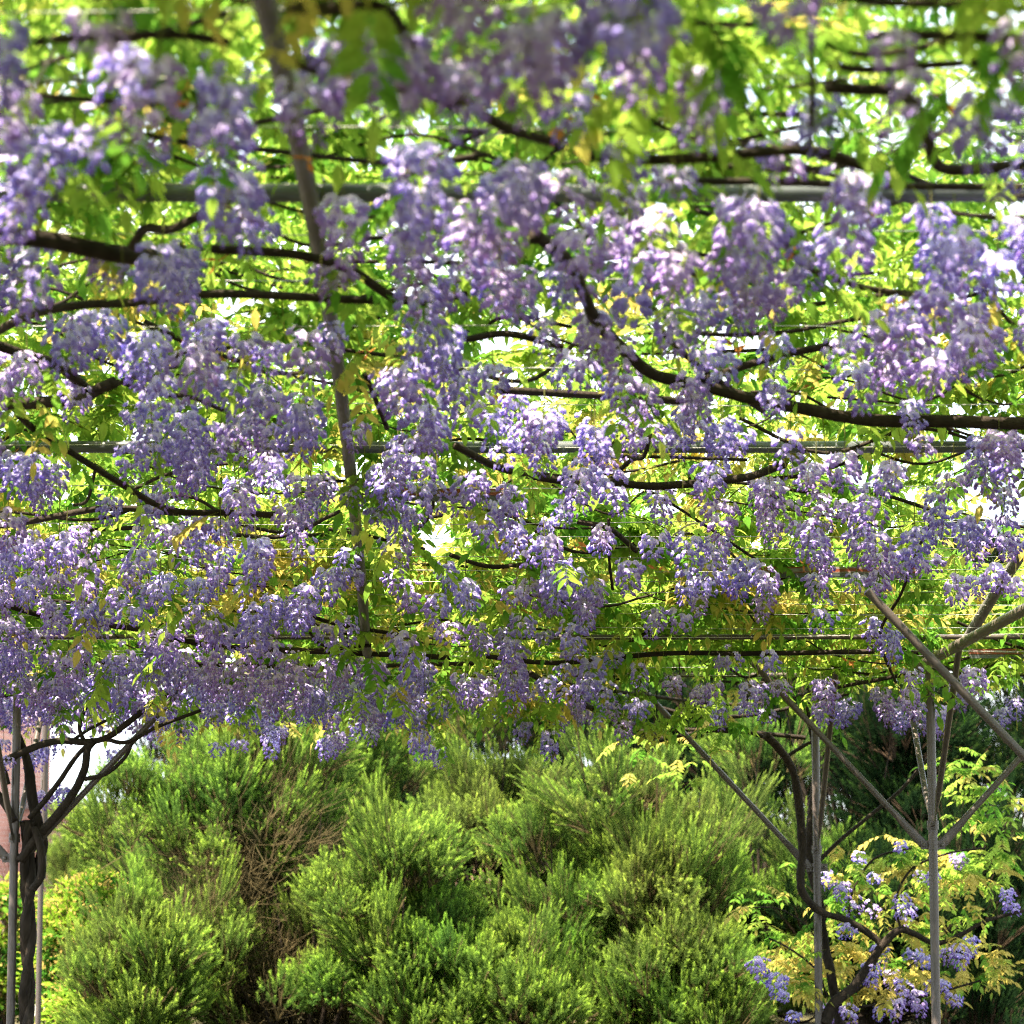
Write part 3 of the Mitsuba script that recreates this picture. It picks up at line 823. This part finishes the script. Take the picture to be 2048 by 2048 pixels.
# thin green runners hanging from the roof
for j in range(80):
    y = R(4.6, 15.8); x = R(-.19 * y, .19 * y)
    L = R(.15, .5); z = float(h_vault(y)); dx, dy = R(-.08, .08), R(-.05, .05)
    P = spline([[x, y, z + .05], [x + dx * .3, y + dy * .3, z - L * .4], [x + dx, y + dy, z - L]], 5)
    m = MB(); m.tube(P, np.linspace(.0018, .0008, len(P)), 4, (.5, .75))
    put(VINES[vine_of(P[0])], 'runner', m.ply('leaf_mat'))


# ------------------------------------------------------------------ shrubs behind
def sprig(mb, o, d, L, rg, tip=1.0, n=30, dry=False):
    d = d / np.linalg.norm(d)
    a = np.cross(d, [.3, .5, .81]); a /= np.linalg.norm(a); b_ = np.cross(d, a)
    mb.tube([o, o + d * L], [.0016, .001], 3, (.3, .75) if dry else (.12, .25), cap=False)
    V, Fc, U = [], [], []
    for i in range(n):
        t = .15 + .85 * i / n
        q = i * 2.4 + rg.normal(0, .4)
        e = a * math.cos(q) + b_ * math.sin(q)
        c = o + d * L * t
        l = rg.uniform(.02, .034) * (1.1 - .35 * t)
        dd = e * (.95 - .5 * t) + d * (.5 + .6 * t); dd /= np.linalg.norm(dd)
        s = np.cross(dd, d + rg.normal(0, .3, 3)); s /= np.linalg.norm(s) + 1e-9
        k = len(V); w = .0032
        V += [c - s * w * .5, c + s * w * .5, c + dd * l * .6 + s * w, c + dd * l]
        Fc += [[k, k + 1, k + 2], [k, k + 2, k + 3]]
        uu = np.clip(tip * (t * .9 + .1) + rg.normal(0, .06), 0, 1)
        U += [[uu, .75 if dry else .25]] * 4
    mb.add(V, Fc, U)


NT = 14
for i in range(NT):
    rg = np.random.default_rng(400 + i)
    mb = MB()
    hgt = rg.uniform(.22, .42)
    for j in range(46):
        a = rg.uniform(0, 2 * np.pi); rr = math.sqrt(rg.uniform(0, 1))
        el = np.array([math.cos(a) * rr, math.sin(a) * rr, 0])
        tip = el * .17 + np.array([0, 0, hgt * (1 - .55 * rr * rr) * rg.uniform(.55, 1.05)])
        d = el * .75 + np.array([0, 0, 1.0]) + rg.normal(0, .14, 3)
        d /= np.linalg.norm(d); L = rg.uniform(.07, .13)
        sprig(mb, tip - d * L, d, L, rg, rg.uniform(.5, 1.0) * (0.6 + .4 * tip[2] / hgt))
    for j in range(9):
        a = rg.uniform(0, 2 * np.pi); e = np.array([math.cos(a) * .13, math.sin(a) * .13, hgt * .55])
        mb.tube([[0, 0, -.08], e * .5 + [0, 0, -.02], e], [.004, .003, .0015], 3, (.4, .75), cap=False)
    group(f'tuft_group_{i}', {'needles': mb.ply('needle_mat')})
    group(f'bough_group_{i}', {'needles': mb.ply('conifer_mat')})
for i in range(5):                             # dead inner foliage
    rg = np.random.default_rng(450 + i); mb = MB()
    for j in range(34):
        o = rg.normal(0, .1, 3); d = rg.normal(0, .5, 3) + [0, 0, .8]; d /= np.linalg.norm(d)
        sprig(mb, o, d, rg.uniform(.1, .2), rg, 1.0, 20, True)
    group(f'dry_group_{i}', {'needles': mb.ply('needle_mat')})
# fine bare twigs for the open insides of the shrubs
NTW = 5
for i in range(NTW):
    rg = np.random.default_rng(500 + i); mb = MB()
    for j in range(60):
        d = rg.normal(0, .55, 3) + [0, 0, 1.0]; d /= np.linalg.norm(d)
        o = rg.normal(0, .07, 3); L = rg.uniform(.2, .5)
        k = rg.normal(0, .05, 3)
        mb.tube([o, o + d * L * .5 + k, o + d * L], [.0022, .0016, .0008], 3, (rg.uniform(0, 1), .75), cap=False)
        for _ in range(2):
            e = d + rg.normal(0, .5, 3); mb.tube([o + d * L * .5 + k, o + d * L * .5 + k + e * L * .35], [.0014, .0007], 3, (rg.uniform(0, 1), .75), cap=False)
    group(f'twig_group_{i}', {'twigs': mb.ply('needle_mat')})


def shrub(name, label, px, top, hw, y, seed, base=None, n=60, open_=0.0, cat='shrub', flat=.8, size=1.0, dark=False):
    rg = np.random.default_rng(seed)
    k = thing(name, label, cat)
    c = at(px, top, y); H = c[2]; W = hw / F * y
    x0 = c[0]
    stem([[x0, y, -.05], [x0 + rg.normal(0, .04), y, H * .25], [x0 + rg.normal(0, .1), y + .05, H * .6]], [.05 * size, .042 * size, .02], k, 'trunk', 10)
    lobes = []
    for i in range(15):
        th = rg.uniform(0, 2 * np.pi); q = math.sqrt(rg.uniform(0, 1)) * .75
        zc = H * rg.uniform(.12, .92 - .35 * q)
        rr = W * rg.uniform(.22, .48)
        if i == 0: th, q, zc = 0, 0.05, H - .8 * rr
        if 1 <= i <= 3: zc = .14 * H
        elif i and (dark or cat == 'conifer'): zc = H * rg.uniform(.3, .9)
        lobes.append((np.array([x0 + W * q * math.cos(th), y + W * flat * q * math.sin(th), min(zc, H - .75 * rr)]), rr))
    for i in range(int(n * (1.0 if cat == 'conifer' else 1.45))):
        lc_, lr = lobes[int(rg.integers(len(lobes)))]
        e = rg.normal(0, 1, 3); e[2] = e[2] * .9 + .35; e /= np.linalg.norm(e)
        if e[2] < -.45: e[2] *= -1
        p = lc_ + e * np.array([1, 1, .85]) * lr * (rg.uniform(.7, 1.05) if rg.uniform() > .35 else rg.choice([rg.uniform(.3, .7), rg.uniform(1.05, 1.45)]))
        if p[2] < .1 or (p[1] > y + .35 * W and rg.uniform() < .6): continue
        hollow = np.hypot((p[0] - x0 - .32 * W) / (.42 * W), (p[2] - .22 * H) / (.27 * H))
        if open_ and p[1] < y + .2 and hollow < 1 and rg.uniform() < open_: continue
        o = e * .75 + np.array([0, 0, 1.0]) + rg.normal(0, .18, 3); o /= np.linalg.norm(o)
        tilt = math.acos(np.clip(o[2], -1, 1)); az = math.atan2(o[1], o[0])
        rot = rz(az) @ np.array([[math.cos(tilt), 0, math.sin(tilt)], [0, 1, 0], [-math.sin(tilt), 0, math.cos(tilt)]]) @ rz(rg.uniform(0, 6.28))
        s = rg.uniform(.6, 1.35) * size
        if rg.uniform() < .4: rot = rot @ np.diag([.7, .7, rg.uniform(1.2, 1.7)])
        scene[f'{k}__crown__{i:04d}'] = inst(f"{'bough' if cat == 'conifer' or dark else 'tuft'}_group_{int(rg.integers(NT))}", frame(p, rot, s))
        if i % (3 if open_ else 6) == 0:
            b0 = np.array([x0, y, H * rg.uniform(.05, .35)])
            stem([b0, b0 * .5 + p * .5 + rg.normal(0, .06, 3) - [0, 0, .05], p], [.016 * size, .01 * size, .004], k, 'branch', 6, n=5)
        if open_ and i % 12 == 0:
            q = np.array([x0, y, H * .3]) * .45 + p * .55 + rg.normal(0, .12, 3)
            scene[f'{k}__twigs__{i:04d}'] = inst(f'twig_group_{int(rg.integers(NTW))}', frame(q, rot, rg.uniform(.9, 1.5) * size))
    if open_:
        for i in range(60):
            q = np.array([x0 + W * rg.uniform(-.15, .75), y - W * flat * rg.uniform(-.5, .15), H * rg.uniform(.0, .38)])
            scene[f'{k}__twigs__{i + 3000:04d}'] = inst(f'dry_group_{int(rg.integers(5))}', frame(q, rz(rg.uniform(0, 6.28)) @ rx(rg.normal(0, .5)), rg.uniform(.9, 1.5)))
        for i in range(9):
            q = np.array([x0 + W * rg.uniform(-.1, .7), y - W * flat * rg.uniform(-.2, .45), H * rg.uniform(.0, .45)])
            scene[f'{k}__twigs__{i + 2000:04d}'] = inst(f'twig_group_{int(rg.integers(NTW))}', frame(q, rz(rg.uniform(0, 6.28)) @ rx(rg.normal(0, .5)), rg.uniform(.9, 1.5)))
        for x_, t_, l_ in ((.3, -.35, 1.0), (.35, .1, 1.2), (.4, .35, .9), (.2, -.8, .9), (.45, .7, .8)):
            q = np.array([x0 + W * x_, y - W * .3, 0])
            stem([q, q + [t_ * .35 * l_, -.05, H * .3 * l_], q + [t_ * .6 * l_, .05, H * .6 * l_]], [.02, .013, .005], k, 'branch', 6)
    labels[f'{k}__crown'] = {'kind': 'stuff'}
    labels[f'{k}__twigs'] = {'kind': 'stuff'}
    return k


shrub('needle_shrub', 'bushy fine-leaved shrub at lower left with a bare brown twiggy hollow in front', 520, 1440, 310, 19.4, 1, n=430, open_=.9)
shrub('needle_shrub', 'tall dark green shrub at left, directly right of the white sky gap', 375, 1475, 115, 21.5, 2, n=150)
shrub('needle_shrub', 'tall shrub behind the twiggy one, its top just under the left half of the canopy', 680, 1380, 300, 21.4, 3, n=360)
shrub('needle_shrub', 'bright low shrub at bottom centre-left with tufts stepping down to the right', 800, 1690, 175, 18.5, 4, n=170)
shrub('needle_shrub', 'feathery olive shrub in the middle, just left of the big dark rounded one', 960, 1390, 280, 20.6, 5, n=280)
shrub('needle_shrub', 'large rounded shrub at centre, bright green on its left side and dark on its right', 1210, 1545, 250, 19.0, 6, n=300)
shrub('needle_shrub', 'bright green shrub left of the back post with the looping vine', 1520, 1480, 200, 19.8, 7, n=230)
shrub('needle_shrub', 'low pale green shrub at bottom, left of the low golden wisteria branch', 1400, 1890, 190, 18.6, 8, n=130)
shrub('needle_shrub', 'low dull shrub at the bottom edge, in front of the feathery olive one', 1010, 1900, 150, 18.4, 15, n=110)
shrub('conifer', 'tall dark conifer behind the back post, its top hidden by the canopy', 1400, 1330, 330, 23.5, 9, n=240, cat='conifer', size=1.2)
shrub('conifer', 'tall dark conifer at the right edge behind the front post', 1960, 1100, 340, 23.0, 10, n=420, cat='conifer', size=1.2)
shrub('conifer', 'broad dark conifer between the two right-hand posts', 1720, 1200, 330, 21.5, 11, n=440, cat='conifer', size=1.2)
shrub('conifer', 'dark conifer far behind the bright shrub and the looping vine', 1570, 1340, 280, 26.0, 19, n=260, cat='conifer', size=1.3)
shrub('needle_shrub', 'tall green tree far behind, closing the gap between the tall shrub and the olive one', 850, 1300, 330, 27.0, 20, n=260, size=1.5)
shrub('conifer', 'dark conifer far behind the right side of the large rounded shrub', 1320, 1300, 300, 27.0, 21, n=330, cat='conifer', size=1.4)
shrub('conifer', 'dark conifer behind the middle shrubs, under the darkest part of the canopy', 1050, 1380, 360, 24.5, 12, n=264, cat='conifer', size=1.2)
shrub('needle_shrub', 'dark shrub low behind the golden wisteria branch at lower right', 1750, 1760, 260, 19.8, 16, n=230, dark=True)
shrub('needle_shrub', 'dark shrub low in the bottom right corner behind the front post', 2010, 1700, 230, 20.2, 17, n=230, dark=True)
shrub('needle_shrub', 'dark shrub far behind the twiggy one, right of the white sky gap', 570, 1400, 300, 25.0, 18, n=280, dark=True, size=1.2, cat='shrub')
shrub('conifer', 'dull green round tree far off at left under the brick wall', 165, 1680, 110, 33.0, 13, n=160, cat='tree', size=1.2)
shrub('needle_shrub', 'yellow-green low shrub at bottom left, between the thin pole and the twiggy shrub', 260, 1850, 120, 18.2, 14, n=120)

# glossy broad-leaved shrub behind the left post
NB = 6
for i in range(NB):
    rg = np.random.default_rng(600 + i); mb = MB()
    for j in range(70):
        d = rg.normal(0, 1, 3); d[2] = abs(d[2]) * .8 + .1; d /= np.linalg.norm(d)
        r = rg.uniform(.35, 1) ** .6 * .16
        top = d[2] * r / .16
        leaflet(mb, d * r, d + rg.normal(0, .5, 3), np.array([0, 0, 1.0]) + rg.normal(0, .5, 3), rg.uniform(.045, .075), rg.uniform(.022, .032), rg.uniform(0, .4), rg.uniform(-.5, .3) if top < .6 else rg.uniform(-.2, .5))
    for j in range(5):
        d = rg.normal(0, .5, 3) + [0, 0, .6]
        mb.tube([[0, 0, -.1], d * .15], [.004, .002], 3, (0, .75), cap=False)
    group(f'bunch_group_{i}', {'leaves': mb.ply('broad_mat')})


def broad(label, px, top, hw, y, seed, n):
    rg = np.random.default_rng(seed)
    k = thing('glossy_shrub', label, 'shrub'); c = at(px, top, y); H, W = c[2], hw / F * y
    stem([[c[0], y, -.05], [c[0] + .05, y, H * .3], [c[0], y, H * .7]], [.03, .02, .01], k, 'trunk', 8)
    for i in range(n):
        e = rg.normal(0, 1, 3); e /= np.linalg.norm(e)
        p = np.array([c[0], y, H * .5]) + e * np.array([W, W, H * .48]) * rg.uniform(.45, 1) ** .5
        if p[2] < .05: continue
        scene[f'{k}__crown__{i:04d}'] = inst(f'bunch_group_{int(rg.integers(NB))}', frame(p, rz(rg.uniform(0, 6.28)) @ rx(rg.normal(0, .4)), rg.uniform(.9, 1.4)))
        if i % 8 == 0:
            stem([[c[0], y, H * .15], (np.array([c[0], y, H * .3]) + p) / 2, p], [.01, .007, .003], k, 'branch', 5, n=4)
    labels[f'{k}__crown'] = {'kind': 'stuff'}


broad('glossy yellow-green shrub with orange new tips, just right of the thin grey pole', 190, 1770, 110, 19.5, 31, 150)
broad('glossy shrub with pinkish tips at the left edge of the picture, behind the twisted trunk', 5, 1775, 70, 20.5, 32, 60)
broad('dark glossy low shrub at bottom left, right of the white lily', 215, 1960, 90, 18.6, 33, 70)

# white lily between the trunk and the thin pole
ly = thing('lily', 'white funnel-shaped lily at the bottom left, half hidden by the thin grey pole', 'flower')
for (px, py, y, s) in ((70, 2012, 18.9, 1.0), (91, 2010, 18.95, .75)):
    c = at(px, py, y); mb = MB(); V, Fc = [], []
    for i, t in enumerate(np.linspace(0, 1, 7)):
        for j in range(14):
            q = 2 * np.pi * j / 14
            r = s * (.006 + .042 * t ** 1.6)
            V.append([c[0] + r * math.cos(q) + s * .02 * t * t, y + r * math.sin(q), c[2] + s * (-.07 + .09 * t + .03 * t * math.cos(q))])
    for i in range(6):
        for j in range(14):
            a, b_ = i * 14 + j, i * 14 + (j + 1) % 14
            Fc += [[a, b_, b_ + 14], [a, b_ + 14, a + 14]]
    mb.add(V, Fc, (0, 0)); put(ly, 'bloom', mb.ply('white_mat'))
    mb = MB(); mb.tube(spline([[c[0] + .03, y, 0], [c[0] - .01, y, c[2] * .5], [c[0], y, c[2] - .068 * s]], 6), .006, 6, (.5, .75)); put(ly, 'stalk', mb.ply('leaf_mat'))
